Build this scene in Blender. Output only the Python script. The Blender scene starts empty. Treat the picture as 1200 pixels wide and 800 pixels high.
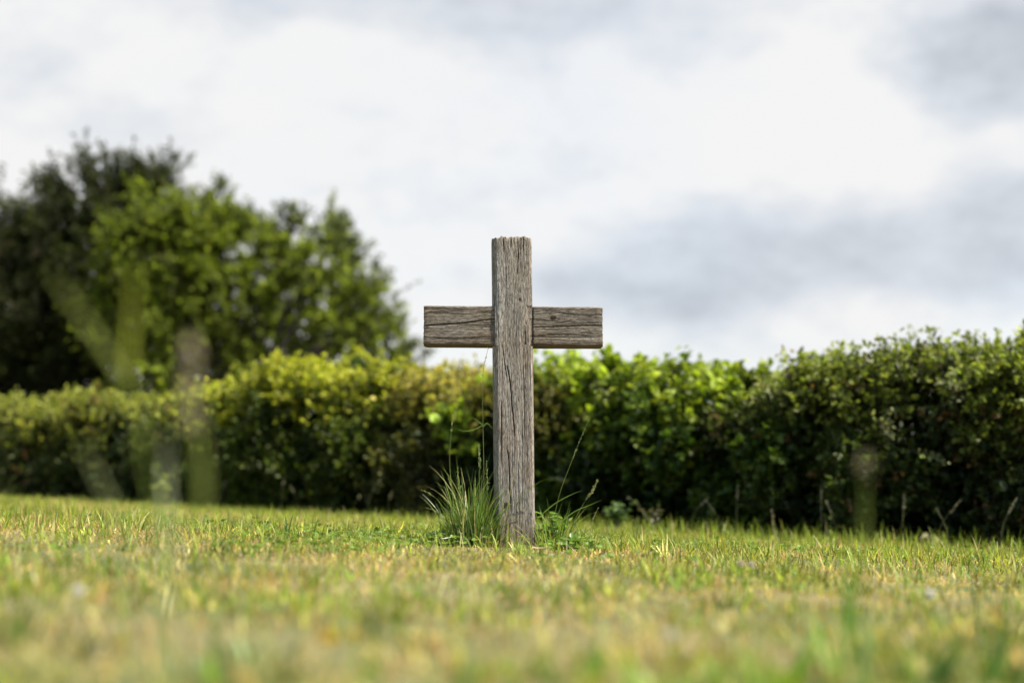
import bpy, math, random
import numpy as np
rng = np.random.default_rng(7)
random.seed(7)
R = math.radians
scene = bpy.context.scene
col = scene.collection

# ------------------------------------------------------------------ camera model
CAM_H, FPX = 0.255, 1200 * 50 / 36
PITCH = math.atan(155 / FPX)
CP, SP = math.cos(PITCH), math.sin(PITCH)

def ray(px, py):
    X, Yc = (px - 600) / FPX, (400 - py) / FPX
    return np.array([X, CP - Yc * SP, SP + Yc * CP])

def at(px, py, Y):
    """world point at distance Y in front of the camera seen at photo pixel px, py"""
    d = ray(px, py)
    return np.array([0, 0, CAM_H]) + d * (Y / d[1])

def sstep(a, b, x):
    t = np.clip((x - a) / (b - a), 0, 1)
    return t * t * (3 - 2 * t)

# ------------------------------------------------------------------ noise
def _h(ix, iy, iz, s):
    n = (ix * 374761393 + iy * 668265263 + iz * 2147483647 + s * 1274126177) & 0xFFFFFFFF
    n = ((n ^ (n >> 13)) * 1274126177) & 0xFFFFFFFF
    n = ((n ^ (n >> 15)) * 2246822519) & 0xFFFFFFFF
    return ((n ^ (n >> 16)) & 0xFFFFFF) / float(0xFFFFFF)

def vnoise(x, y, z=0.0, seed=0):
    x, y, z = np.broadcast_arrays(np.asarray(x, float), np.asarray(y, float), np.asarray(z, float))
    ix, iy, iz = np.floor(x).astype(np.int64), np.floor(y).astype(np.int64), np.floor(z).astype(np.int64)
    fx, fy, fz = x - ix, y - iy, z - iz
    fx, fy, fz = [f * f * (3 - 2 * f) for f in (fx, fy, fz)]
    out = 0
    for dz in (0, 1):
        for dy in (0, 1):
            for dx in (0, 1):
                w = (fx if dx else 1 - fx) * (fy if dy else 1 - fy) * (fz if dz else 1 - fz)
                out = out + w * _h(ix + dx, iy + dy, iz + dz, seed)
    return out * 2 - 1

def fbm(x, y, z=0.0, seed=0, octv=3):
    a, s, o = 1.0, 0.0, 0.0
    for k in range(octv):
        o = o + a * vnoise(np.asarray(x) * 2 ** k, np.asarray(y) * 2 ** k, np.asarray(z) * 2 ** k, seed + k * 17)
        s += a; a *= 0.5
    return o / s

def ground_z(x, y):
    x = np.asarray(x, float); y = np.asarray(y, float)
    return (-0.038 * 8 * np.tanh(x / 8) - 0.017 * 9 * np.tanh(np.maximum(y - 5, 0) / 9) + 0.010 * fbm(x * 0.9, y * 0.9, 3.1, 5)
            * np.exp(-(x * x + (y - 5) ** 2) / 400))

def on_ground(px, py, lift=0.0):
    """where the sight line of a photo pixel meets the lawn (raised by lift)"""
    d = ray(px, py); o = np.array([0, 0, CAM_H]); lo, hi = 0.2, 40.0
    for _ in range(50):
        m = (lo + hi) / 2; p = o + d * m
        if p[2] > ground_z(p[0], p[1]) + lift: lo = m
        else: hi = m
    p = o + d * lo
    return np.array([p[0], p[1], float(ground_z(p[0], p[1]))])

# ------------------------------------------------------------------ mesh helpers
def mesh_np(name, V, F, mat, parent=None, colr=None, attrs=None, smooth=False):
    """V (n,3); F list of integer arrays (m,k) with k corners; one mesh object"""
    if isinstance(F, np.ndarray): F = [F]
    me = bpy.data.meshes.new(name)
    me.vertices.add(len(V)); me.vertices.foreach_set('co', np.ascontiguousarray(V, np.float32).ravel())
    loops = np.concatenate([f.ravel() for f in F]).astype(np.int32)
    cnt = np.concatenate([np.full(len(f), f.shape[1], np.int32) for f in F])
    start = np.concatenate([[0], np.cumsum(cnt)[:-1]]).astype(np.int32)
    me.loops.add(len(loops)); me.loops.foreach_set('vertex_index', loops)
    me.polygons.add(len(cnt)); me.polygons.foreach_set('loop_start', start)
    if smooth: me.polygons.foreach_set('use_smooth', np.ones(len(cnt), bool))
    me.update(calc_edges=True); me.validate()
    if colr is not None:
        c = np.ones((len(V), 4), np.float32); c[:, :3] = np.clip(colr, 0, 1)
        ca = me.color_attributes.new('tint', 'FLOAT_COLOR', 'POINT'); ca.data.foreach_set('color', c.ravel())
    for k, a in (attrs or {}).items():
        at_ = me.attributes.new(k, 'FLOAT_VECTOR', 'POINT'); at_.data.foreach_set('vector', np.ascontiguousarray(a, np.float32).ravel())
    me.materials.append(mat)
    o = bpy.data.objects.new(name, me); col.objects.link(o)
    if parent is not None: o.parent = parent
    return o

def tag(o, label=None, cat=None, group=None, kind=None):
    for k, v in (('label', label), ('category', cat), ('group', group), ('kind', kind)):
        if v: o[k] = v
    return o

def thing(name, label, cat, loc=(0, 0, 0), group=None):
    o = bpy.data.objects.new(name, None); col.objects.link(o)
    o.empty_display_size = 0.1
    o.location = loc
    return tag(o, label, cat, group)

class Acc:
    """collects pieces of one mesh"""
    def __init__(s): s.V, s.F, s.C, s.n = [], [], [], 0
    def add(s, V, F, C):
        s.V.append(V); s.C.append(np.broadcast_to(C, V.shape))
        for f in (F if isinstance(F, list) else [F]): s.F.append(f + s.n)
        s.n += len(V)
    def build(s, name, mat, parent=None, smooth=False):
        org = np.array(parent.location) if parent is not None and parent.parent is None else (
              np.array(parent.parent.location) if parent is not None else np.zeros(3))
        V = np.concatenate(s.V) - org
        q = [f for f in s.F if f.shape[1] == 4]; t = [f for f in s.F if f.shape[1] == 3]
        F = ([np.concatenate(q)] if q else []) + ([np.concatenate(t)] if t else [])
        return mesh_np(name, V, F, mat, parent, np.concatenate(s.C), smooth=smooth)

def unit(a): return a / (np.linalg.norm(a, axis=-1, keepdims=True) + 1e-9)

def blades(P, az, h, w, th0, bend, twist, C0, C1, segs=3, fold=0.0):
    """grass blades: P (n,3) roots, az lean direction, th0 tilt from vertical at root, bend added by the tip"""
    n = len(P); S = segs
    t = np.linspace(0, 1, S + 1)
    th = th0[:, None] + bend[:, None] * t[None, :] ** 1.3
    mid = (th[:, 1:] + th[:, :-1]) / 2
    seg = (h / S)[:, None]
    hx = np.concatenate([np.zeros((n, 1)), np.cumsum(np.sin(mid) * seg, 1)], 1)
    hz = np.concatenate([np.zeros((n, 1)), np.cumsum(np.cos(mid) * seg, 1)], 1)
    ctr = np.stack([P[:, 0:1] + hx * np.cos(az)[:, None], P[:, 1:2] + hx * np.sin(az)[:, None], P[:, 2:3] + hz], -1)
    sa = az + math.pi / 2 + twist
    side = np.stack([np.cos(sa), np.sin(sa), np.zeros(n)], -1)[:, None, :]
    wid = w[:, None] * 0.5 * np.clip(1.06 - t[None, :] ** 1.8, 0.04, 1) * (0.75 + 0.5 * np.sin(np.pi * np.clip(t, 0, .5)))[None, :]
    L, Rr = ctr - side * wid[..., None], ctr + side * wid[..., None]
    V = np.stack([L, Rr], 2).reshape(n, (S + 1) * 2, 3)
    base = (np.arange(n) * (S + 1) * 2)[:, None]
    F = np.concatenate([np.stack([base[:, 0] + 2 * k, base[:, 0] + 2 * k + 1, base[:, 0] + 2 * k + 3, base[:, 0] + 2 * k + 2], -1) for k in range(S)])
    C = C0[:, None, :] * (1 - t)[None, :, None] + C1[:, None, :] * t[None, :, None]
    C = np.repeat(C[:, :, None, :], 2, 2).reshape(-1, 3)
    return V.reshape(-1, 3), F, C

def leaves(P, D, N, L, W, C, fold=0.25, curl=0.15):
    """folded six-point leaves: P roots, D directions, N up sides"""
    n = len(P); D = unit(D); N = unit(N - (N * D).sum(-1, keepdims=True) * D); S = np.cross(D, N)
    L = L[:, None]; W = W[:, None]
    dn = -N * L * curl
    v = np.stack([P, P + D * L * .32 - S * W * .5 + N * W * fold, P + D * L * .68 - S * W * .42 + N * W * fold + dn * .5, P + D * L + dn,
                  P + D * L * .68 + S * W * .42 + N * W * fold + dn * .5, P + D * L * .32 + S * W * .5 + N * W * fold], 1)
    b = np.arange(n)[:, None] * 6
    F = np.concatenate([b + np.array([[0, 3, 2, 1]]), b + np.array([[0, 5, 4, 3]])])
    return v.reshape(-1, 3), F, np.repeat(C, 6, 0)

def tube(path, rad, ns=6):
    path = np.asarray(path, float); rad = np.asarray(rad, float); m = len(path)
    T = unit(np.gradient(path, axis=0))
    ref = np.array([0.31, 0.95, 0.05])
    A = unit(np.cross(T, ref)); B = np.cross(T, A)
    a = np.linspace(0, 2 * np.pi, ns, endpoint=False)
    V = path[:, None] + rad[:, None, None] * (np.cos(a)[None, :, None] * A[:, None] + np.sin(a)[None, :, None] * B[:, None])
    F = [[i * ns + j, i * ns + (j + 1) % ns, (i + 1) * ns + (j + 1) % ns, (i + 1) * ns + j] for i in range(m - 1) for j in range(ns)]
    return V.reshape(-1, 3), np.array(F)

def curve_pts(pts, n=12):
    """Catmull-Rom through pts"""
    pts = [np.asarray(p, float) for p in pts]
    P = [2 * pts[0] - pts[1]] + pts + [2 * pts[-1] - pts[-2]]
    out = []
    for i in range(1, len(P) - 2):
        for t in np.linspace(0, 1, n, endpoint=False):
            a, b, c, d = P[i - 1], P[i], P[i + 1], P[i + 2]
            out.append(.5 * ((2 * b) + (c - a) * t + (2 * a - 5 * b + 4 * c - d) * t * t + (3 * b - a - 3 * c + d) * t ** 3))
    out.append(pts[-1])
    return np.array(out)

def ribbon(path, wid, face=(0, -1, 0)):
    """a flat leaf blade following a path, its flat side towards `face`, with a shallow keel"""
    path = np.asarray(path, float); T = unit(np.gradient(path, axis=0)); f = np.asarray(face, float)
    S = unit(np.cross(T, f)); N = np.cross(S, T); w = np.asarray(wid)[:, None]
    V = np.stack([path - S * w / 2, path + N * w * .18, path + S * w / 2], 1).reshape(-1, 3)
    m = len(path)
    F = np.array([[3 * i + k, 3 * i + k + 1, 3 * i + k + 4, 3 * i + k + 3] for i in range(m - 1) for k in (0, 1)])
    return V, F

# ------------------------------------------------------------------ materials
def new_mat(name):
    m = bpy.data.materials.new(name); m.use_nodes = True
    nt = m.node_tree; nt.nodes.clear()
    return m, nt, nt.nodes.new, lambda a, b: nt.links.new(a, b)

def leaf_mat(name, rough=0.5, trans=0.35, spec=0.4, boost=(1.25, 1.35, 0.7)):
    m, nt, N, Lk = new_mat(name)
    out = N('ShaderNodeOutputMaterial'); at_ = N('ShaderNodeAttribute'); at_.attribute_name = 'tint'
    ns = N('ShaderNodeTexNoise'); ns.inputs['Scale'].default_value = 90; ns.inputs['Detail'].default_value = 3
    tc = N('ShaderNodeTexCoord'); Lk(tc.outputs['Object'], ns.inputs['Vector'])
    mr = N('ShaderNodeMapRange'); mr.inputs[1].default_value = .3; mr.inputs[2].default_value = .7; mr.inputs[3].default_value = .8; mr.inputs[4].default_value = 1.2
    Lk(ns.outputs['Fac'], mr.inputs[0])
    mul = N('ShaderNodeVectorMath'); mul.operation = 'SCALE'; Lk(at_.outputs['Color'], mul.inputs[0]); Lk(mr.outputs[0], mul.inputs['Scale'])
    p = N('ShaderNodeBsdfPrincipled'); p.inputs['Roughness'].default_value = rough; p.inputs['Specular IOR Level'].default_value = spec
    Lk(mul.outputs[0], p.inputs['Base Color'])
    tr = N('ShaderNodeBsdfTranslucent')
    m2 = N('ShaderNodeVectorMath'); m2.operation = 'MULTIPLY'; m2.inputs[1].default_value = boost
    Lk(mul.outputs[0], m2.inputs[0]); Lk(m2.outputs[0], tr.inputs['Color'])
    mx = N('ShaderNodeMixShader'); mx.inputs[0].default_value = trans
    Lk(p.outputs[0], mx.inputs[1]); Lk(tr.outputs[0], mx.inputs[2]); Lk(mx.outputs[0], out.inputs['Surface'])
    return m

def tint_mat(name, rough=0.8, spec=0.2, bump=0.0, scale=60):
    m, nt, N, Lk = new_mat(name)
    out = N('ShaderNodeOutputMaterial'); at_ = N('ShaderNodeAttribute'); at_.attribute_name = 'tint'
    p = N('ShaderNodeBsdfPrincipled'); p.inputs['Roughness'].default_value = rough; p.inputs['Specular IOR Level'].default_value = spec
    tc = N('ShaderNodeTexCoord'); ns = N('ShaderNodeTexNoise'); ns.inputs['Scale'].default_value = scale; ns.inputs['Detail'].default_value = 5
    Lk(tc.outputs['Object'], ns.inputs['Vector'])
    mr = N('ShaderNodeMapRange'); mr.inputs[1].default_value = .3; mr.inputs[2].default_value = .7; mr.inputs[3].default_value = .6; mr.inputs[4].default_value = 1.35
    Lk(ns.outputs['Fac'], mr.inputs[0])
    mul = N('ShaderNodeVectorMath'); mul.operation = 'SCALE'; Lk(at_.outputs['Color'], mul.inputs[0]); Lk(mr.outputs[0], mul.inputs['Scale'])
    Lk(mul.outputs[0], p.inputs['Base Color'])
    if bump:
        b = N('ShaderNodeBump'); b.inputs['Strength'].default_value = bump; b.inputs['Distance'].default_value = .02
        Lk(ns.outputs['Fac'], b.inputs['Height']); Lk(b.outputs[0], p.inputs['Normal'])
    Lk(p.outputs[0], out.inputs['Surface'])
    return m

M_LAWN = leaf_mat('lawn_blades', .5, .42, .3, (1.15, 1.2, .75))
M_TALL = leaf_mat('tall_grass', .42, .4, .5)
M_HEDGE = leaf_mat('hedge_leaves', .5, .42, .3)
M_TREE = leaf_mat('tree_leaves', .6, .40, .2)
M_PETAL = leaf_mat('petals', .6, .3, .2, (1, 1, 1))
M_BARK = tint_mat('bark', .9, .1, .8, 40)
M_TWIG = tint_mat('twigs', .8, .2, .3, 80)
M_SEED = leaf_mat('grass_seed', .7, .3, .2, (1, 1, .9))
M_DEAD = leaf_mat('dead_leaf', .7, .2, .2, (1, .9, .8))

def wood_mat(name, shade):
    m, nt, N, Lk = new_mat(name)
    out = N('ShaderNodeOutputMaterial'); p = N('ShaderNodeBsdfPrincipled')
    g = N('ShaderNodeAttribute'); g.attribute_name = 'grain'
    w = N('ShaderNodeAttribute'); w.attribute_name = 'wear'
    sw = N('ShaderNodeSeparateXYZ'); Lk(w.outputs['Vector'], sw.inputs[0])
    def noise(sc, detail=4, rough=.6, dist=0.0):
        mp = N('ShaderNodeVectorMath'); mp.operation = 'MULTIPLY'; mp.inputs[1].default_value = sc
        Lk(g.outputs['Vector'], mp.inputs[0])
        n = N('ShaderNodeTexNoise'); n.inputs['Scale'].default_value = 1; n.inputs['Detail'].default_value = detail
        n.inputs['Roughness'].default_value = rough; n.inputs['Distortion'].default_value = dist
        Lk(mp.outputs[0], n.inputs['Vector']); return n.outputs['Fac']
    def ramp(src, stops):
        r = N('ShaderNodeValToRGB'); e = r.color_ramp.elements
        while len(e) < len(stops): e.new(.5)
        for el, (pos, c) in zip(e, stops): el.position = pos; el.color = (*c, 1) if not isinstance(c, float) else (c, c, c, 1)
        Lk(src, r.inputs[0]); return r.outputs[0]
    def mixc(kind, fac, a, b):
        x = N('ShaderNodeMix'); x.data_type = 'RGBA'; x.blend_type = kind
        if isinstance(fac, float): x.inputs[0].default_value = fac
        else: Lk(fac, x.inputs[0])
        for s, v in ((6, a), (7, b)):
            if isinstance(v, tuple): x.inputs[s].default_value = (*v, 1)
            else: Lk(v, x.inputs[s])
        return x.outputs[2]
    def math_(op, a, b=None):
        x = N('ShaderNodeMath'); x.operation = op
        for s, v in ((0, a), (1, b)):
            if v is None: continue
            if isinstance(v, (int, float)): x.inputs[s].default_value = v
            else: Lk(v, x.inputs[s])
        return x.outputs[0]
    broad = noise((45, 2.6, 45), 4, .6, .4)
    c1 = ramp(broad, [(.28, (.19, .165, .138)), (.5, (.295, .272, .240)), (.72, (.41, .392, .36))])
    streak = noise((260, 17, 260), 6, .78, .2)
    s1 = ramp(streak, [(.36, .25), (.46, .72), (.54, 1.0), (.68, 1.25)])
    c2 = mixc('MULTIPLY', 1.0, c1, s1)
    fine = noise((300, 52, 300), 5, .75, .4)
    s2 = ramp(fine, [(.37, .18), (.47, .85), (.56, 1.15), (.68, 1.7)])
    c3 = mixc('MULTIPLY', .95, c2, s2)
    patch = noise((9, 3, 9), 3, .5)
    pm = ramp(patch, [(.42, 0.0), (.62, 1.0)])
    pmf = math_('MULTIPLY', pm, .5)
    c4 = mixc('MULTIPLY', pmf, c3, (.85, .70, .54))
    # moss and damp low down / undersides: third wear channel
    c5 = mixc('MIX', sw.outputs[2], c4, (.19, .125, .065))
    c5b = mixc('MULTIPLY', .55, c5, s1)
    c5m = mixc('MIX', sw.outputs[2], c4, c5b)
    ring = N('ShaderNodeMath'); ring.operation = 'SINE'
    sg = N('ShaderNodeSeparateXYZ'); Lk(g.outputs['Vector'], sg.inputs[0])
    Lk(math_('MULTIPLY', sg.outputs[2], 1400), ring.inputs[0])
    rc = ramp(ring.outputs[0], [(.0, (.06, .045, .03)), (1.0, (.17, .13, .095))])
    c6 = mixc('MIX', sw.outputs[1], c5m, rc)
    c7 = mixc('MIX', sw.outputs[0], c6, (.012, .010, .008))
    Lk(mixc('MULTIPLY', 1.0, c7, shade), p.inputs['Base Color'])
    p.inputs['Roughness'].default_value = .85; p.inputs['Specular IOR Level'].default_value = .2
    hsum = math_('ADD', math_('MULTIPLY', streak, 1.0), math_('MULTIPLY', fine, .5))
    b = N('ShaderNodeBump'); b.inputs['Strength'].default_value = .7; b.inputs['Distance'].default_value = .004
    Lk(hsum, b.inputs['Height']); Lk(b.outputs[0], p.inputs['Normal'])
    Lk(p.outputs[0], out.inputs['Surface'])
    return m
M_WOOD = wood_mat('weathered_oak', (.92, .885, .85)); M_WOOD_BAR = wood_mat('weathered_dark_oak', (.66, .605, .54))

def ground_mat():
    m, nt, N, Lk = new_mat('lawn_soil')
    out = N('ShaderNodeOutputMaterial'); p = N('ShaderNodeBsdfPrincipled'); tc = N('ShaderNodeTexCoord')
    n1 = N('ShaderNodeTexNoise'); n1.inputs['Scale'].default_value = 1.3; n1.inputs['Detail'].default_value = 6
    n2 = N('ShaderNodeTexNoise'); n2.inputs['Scale'].default_value = 70; n2.inputs['Detail'].default_value = 5
    for n in (n1, n2): Lk(tc.outputs['Object'], n.inputs['Vector'])
    r = N('ShaderNodeValToRGB'); e = r.color_ramp.elements
    e[0].position, e[0].color = .38, (.10, .13, .03, 1); e[1].position, e[1].color = .62, (.26, .21, .09, 1)
    Lk(n1.outputs['Fac'], r.inputs[0])
    mr = N('ShaderNodeMapRange'); mr.inputs[1].default_value = .3; mr.inputs[2].default_value = .7; mr.inputs[3].default_value = .35; mr.inputs[4].default_value = 1.2
    Lk(n2.outputs['Fac'], mr.inputs[0])
    mul = N('ShaderNodeVectorMath'); mul.operation = 'SCALE'; Lk(r.outputs[0], mul.inputs[0]); Lk(mr.outputs[0], mul.inputs['Scale'])
    Lk(mul.outputs[0], p.inputs['Base Color']); p.inputs['Roughness'].default_value = .95
    b = N('ShaderNodeBump'); b.inputs['Distance'].default_value = .02; Lk(n2.outputs['Fac'], b.inputs['Height']); Lk(b.outputs[0], p.inputs['Normal'])
    Lk(p.outputs[0], out.inputs['Surface'])
    return m

# ------------------------------------------------------------------ ground
ax = np.concatenate([-np.geomspace(400, 9, 14), np.linspace(-8.5, 8.5, 120), np.geomspace(9, 400, 14)])
ay = np.concatenate([-np.geomspace(300, 1, 10), np.linspace(-.5, 18, 130), np.geomspace(19, 500, 16)])
gx, gy = np.meshgrid(ax, ay)
V = np.stack([gx.ravel(), gy.ravel(), ground_z(gx, gy).ravel()], -1)
nx, ny = len(ax), len(ay)
i, j = np.meshgrid(np.arange(nx - 1), np.arange(ny - 1))
b = (j * nx + i).ravel()
tag(mesh_np('ground', V, np.stack([b, b + 1, b + nx + 1, b + nx], -1), ground_mat(), smooth=True), 'dry mown lawn ground under the grass', None, None, 'structure')

# ------------------------------------------------------------------ hedge line
H0, H1 = np.array([2.6, 7.2]), np.array([-4.5, 12.5])
HU = (H1 - H0) / np.linalg.norm(H1 - H0); HN = np.array([-HU[1], HU[0]])
if HN[1] > 0: HN = -HN                                    # towards the camera
def hedge_t(px, back=0.0):
    """position along the hedge line (moved back by `back`) under photo column px"""
    k = (px - 600) / FPX / CP
    o = H0 - HN * back
    return (k * o[1] - o[0]) / (HU[0] - k * HU[1])

# ------------------------------------------------------------------ lawn
STRAW = np.array([.45, .335, .11]); STRAW2 = np.array([.30, .185, .06]); PALE = np.array([.44, .39, .16])
GREEN = np.array([.125, .205, .02]); YEL = np.array([.31, .325, .035]); DEEP = np.array([.05, .10, .016]); OLIVE = np.array([.19, .18, .05])

def dryness(x, y):
    d = 0.5 + .9 * fbm(x * 1.6, y * 1.1, 0, 21, 3) + .95 * fbm(x * 5, y * 3.2, 0, 33, 3)
    d = d + .30 * np.exp(-((y - 3.6) / 1.0) ** 2)                       # burnt strip in front of the cross
    d = d - .35 * sstep(4.9, 5.6, y)                                    # greener towards the hedge
    d = d - .30 * np.exp(-((x + .45) ** 2 / .25 + (y - 5.2) ** 2 / .15))   # green patch left of the cross
    d = d - .35 * sstep(.25, .9, x) * (1 - sstep(1.8, 2.6, y)) - .34 * (1 - sstep(1.6, 2.5, y))
    d = d - .15 * sstep(.6, 1.6, x) * sstep(3.2, 4.5, y)
    d = d + .22 * sstep(.7, 1.8, -x)
    return np.clip(d + .19, 0, 1)

def hedge_clear(x, y):
    """distance of a ground point in front of the hedge face"""
    return (x - H0[0]) * HN[0] + (y - H0[1]) * HN[1]

def pick(n, wts, cols):
    k = rng.random((n, 1)); cw = np.cumsum(wts, 1) / np.sum(wts, 1, keepdims=True)
    idx = (k > cw).sum(1)
    return np.array(cols)[np.clip(idx, 0, len(cols) - 1)]

def scatter(dens_fn, y0, y1, margin, dmax):
    xm = .36 * y1 + margin
    n = int(dmax * (2 * xm) * (y1 - y0))
    x = rng.uniform(-xm, xm, n); y = rng.uniform(y0, y1, n)
    edge = (np.abs(x) - .36 * y)
    keep = rng.random(n) < dens_fn(x, y) / dmax * np.where(edge < .12, 1, np.where(edge < margin, .4, 0))
    keep &= hedge_clear(x, y) > -.25
    return x[keep], y[keep]

acc = Acc()
def dens(x, y):
    clump = .72 + .5 * fbm(x * 9, y * 9, 0, 70, 2)
    return np.clip(clump, .25, 1.2) * np.where(y < 1.35, 3500, np.where(y < 6.8, 8200, 7000))
for (ya, yb) in ((.5, 2), (2, 3.5), (3.5, 5), (5, 6.5), (6.5, 8), (8, 10), (10, 13)):
    x, y = scatter(dens, ya, yb, 1.0, 12500)
    n = len(x); P = np.stack([x, y, ground_z(x, y) - .004], -1)
    d = dryness(x, y)
    C = pick(n, np.stack([d * .9, d * (.45 + .8 * (1 - sstep(2.4, 3.4, y))), d * (.30 - .2 * (1 - sstep(2.4, 3.4, y))), (1 - d) * .9, (1 - d) * .75 + .15, (1 - d) * .3, .25 + 0 * d], 1), [STRAW, STRAW2, PALE, GREEN, YEL, DEEP, OLIVE])
    C = C * rng.lognormal(-.04, .42, (n, 1)) * (1 + .5 * fbm(x * 9, y * 7, 0, 77, 2))[:, None]
    tipdry = (rng.random((n, 1)) < .3)
    C1 = np.where(tipdry, C * .5 + STRAW * .5, C * 1.05)
    isdry = (C[:, 0] > C[:, 1] * 1.12)
    hmod = np.clip(1 + .6 * fbm(x * 3, y * 3, 0, 55, 2), .5, 1.6)
    h = np.where(isdry, rng.gamma(4, .0062, n), rng.gamma(4, .0078, n)) * hmod
    h = np.clip(h, .012, .085) * (1.1 - .4 * d) * (1 - .45 * np.exp(-(x * x + (y - 4.85) ** 2) / .09))
    w = rng.uniform(.0018, .0046, n) * np.where(isdry, .9, 1.15)
    th0 = np.where(isdry, np.abs(rng.normal(.8, .5, n)), np.abs(rng.normal(.6, .5, n)))
    acc.add(*blades(P, rng.uniform(0, 2 * np.pi, n), h, w, th0, rng.normal(.6, .6, n), rng.normal(0, .8, n), C * np.array([1.05, .95, .9]), C1, 3))
# taller sprinkled blades, more of them at the hedge foot
def dens2(x, y):
    foot = np.exp(-((hedge_clear(x, y) - .35) / .45) ** 2)
    return 60 + 200 * np.clip(fbm(x * 2, y * 2, 0, 91, 2) + .1, 0, 1) + 330 * foot * np.where(y > 8.5, .6, 1)
x, y = scatter(dens2, 1.2, 13, .8, 800)
n = len(x); P = np.stack([x, y, ground_z(x, y) - .004], -1)
foot = np.exp(-((hedge_clear(x, y) - .35) / .45) ** 2)
h = rng.uniform(.045, .105, n) * (1 + .3 * foot) * np.where(y > 8.3, .6, 1)
C = np.where(rng.random((n, 1)) < .12, PALE, GREEN * .7 + YEL * .4) * rng.uniform(.6, 1.35, (n, 1))
acc.add(*blades(P, rng.uniform(0, 2 * np.pi, n), h, rng.uniform(.003, .0055, n), np.abs(rng.normal(.15, .15, n)), rng.normal(.5, .4, n), rng.normal(0, .6, n), C, C * 1.1, 5))
# clumps of coarser blades that break up the turf, green, straw or dark
def dens3(x, y): return 45 * (.3 + np.clip(fbm(x * 2.5, y * 2.5, 0, 95, 2) * 2 + .5, 0, 2))
for ya, yb in ((1.25, 2.2), (2.2, 3.6), (3.6, 5.2), (5.2, 7.5)):
    xc, yc = scatter(dens3, ya, yb, .5, 105)
    nb_ = 7; n = len(xc) * nb_; rad = np.repeat(rng.uniform(.006, .02, len(xc)), nb_)
    x = np.repeat(xc, nb_) + rng.normal(0, 1, n) * rad; y = np.repeat(yc, nb_) + rng.normal(0, 1, n) * rad
    wt = np.tile(np.array([.36, .22, .16, .16, .10]), (len(xc), 1)) * (1 + .8 * rng.random((len(xc), 5)))
    C = np.repeat(pick(len(xc), wt, [GREEN * 1.15, STRAW, DEEP, PALE, STRAW2]) * rng.lognormal(0, .3, (len(xc), 1)), nb_, 0) * rng.lognormal(0, .25, (n, 1))
    hh = np.repeat(rng.uniform(.035, .08, len(xc)), nb_) * rng.uniform(.5, 1.1, n)
    big = np.clip((3.6 - yc) / 1.6, 0, 1); ww = np.repeat(.0032 + .0045 * big * rng.random(len(xc)), nb_) * rng.uniform(.7, 1.3, n)
    acc.add(*blades(np.stack([x, y, ground_z(x, y) - .004], -1), rng.uniform(0, 2 * np.pi, n), hh, ww, np.abs(rng.normal(.35, .3, n)), rng.normal(.6, .5, n), rng.normal(0, .6, n), C * .9, C * 1.1, 4))
# thin seed-less bents above the turf
n = 420
y = rng.uniform(3.6, 7, n); x = rng.uniform(-.4, .4, n) * y
ok = hedge_clear(x, y) > .1; x, y = x[ok], y[ok]; n = len(x)
P = np.stack([x, y, ground_z(x, y)], -1)
C = np.where(rng.random((n, 1)) < .5, PALE, OLIVE) * rng.uniform(.7, 1.1, (n, 1))
acc.add(*blades(P, rng.uniform(0, 6.28, n), rng.uniform(.05, .10, n), np.full(n, .0016), np.abs(rng.normal(.25, .3, n)), rng.normal(.4, .4, n), rng.normal(0, .6, n), C, C, 4))
tag(acc.build('grass', M_LAWN), 'short mown lawn grass, patchy straw yellow and green', 'lawn grass', None, 'stuff')

# clover leaves low in the lawn
def clover(cx, cy, rx, ry, n, acc):
    x = cx + rng.normal(0, rx, n); y = cy + rng.normal(0, ry, n)
    z = ground_z(x, y) + rng.uniform(.012, .05, n)
    c = (np.array([.13, .205, .025]) * rng.uniform(.6, 1.35, (n, 1)))
    a0 = rng.uniform(0, 6.28, n)
    tilt = rng.normal(0, .55, (n, 3)); up = unit(np.array([0, -.25, 1]) + tilt)
    for k in range(3):
        a = a0 + k * 2.094
        D = unit(np.stack([np.cos(a), np.sin(a), np.full(n, .25)], -1))
        acc.add(*leaves(np.stack([x, y, z], -1), D, up, rng.uniform(.011, .018, n), rng.uniform(.011, .016, n), c, .12, .2))
ca = Acc()
for (px, py, rx, ry, n) in ((445, 632, .14, .12, 230), (385, 640, .12, .1, 90), (520, 622, .1, .12, 90), (670, 640, .07, .06, 80), (300, 618, .3, .3, 120), (850, 640, .4, .2, 140),
                            (700, 655, .1, .08, 40), (330, 640, .1, .06, 60), (1000, 650, .3, .2, 80), (150, 640, .3, .2, 60)):
    p = on_ground(px, py, .02); clover(p[0], p[1], rx * 1.3, ry * 1.3, int(n * .7), ca)
tag(ca.build('clover_ground_cover', M_LAWN), 'bright green clover leaves spreading low in the lawn', 'clover', None, 'stuff')

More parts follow.
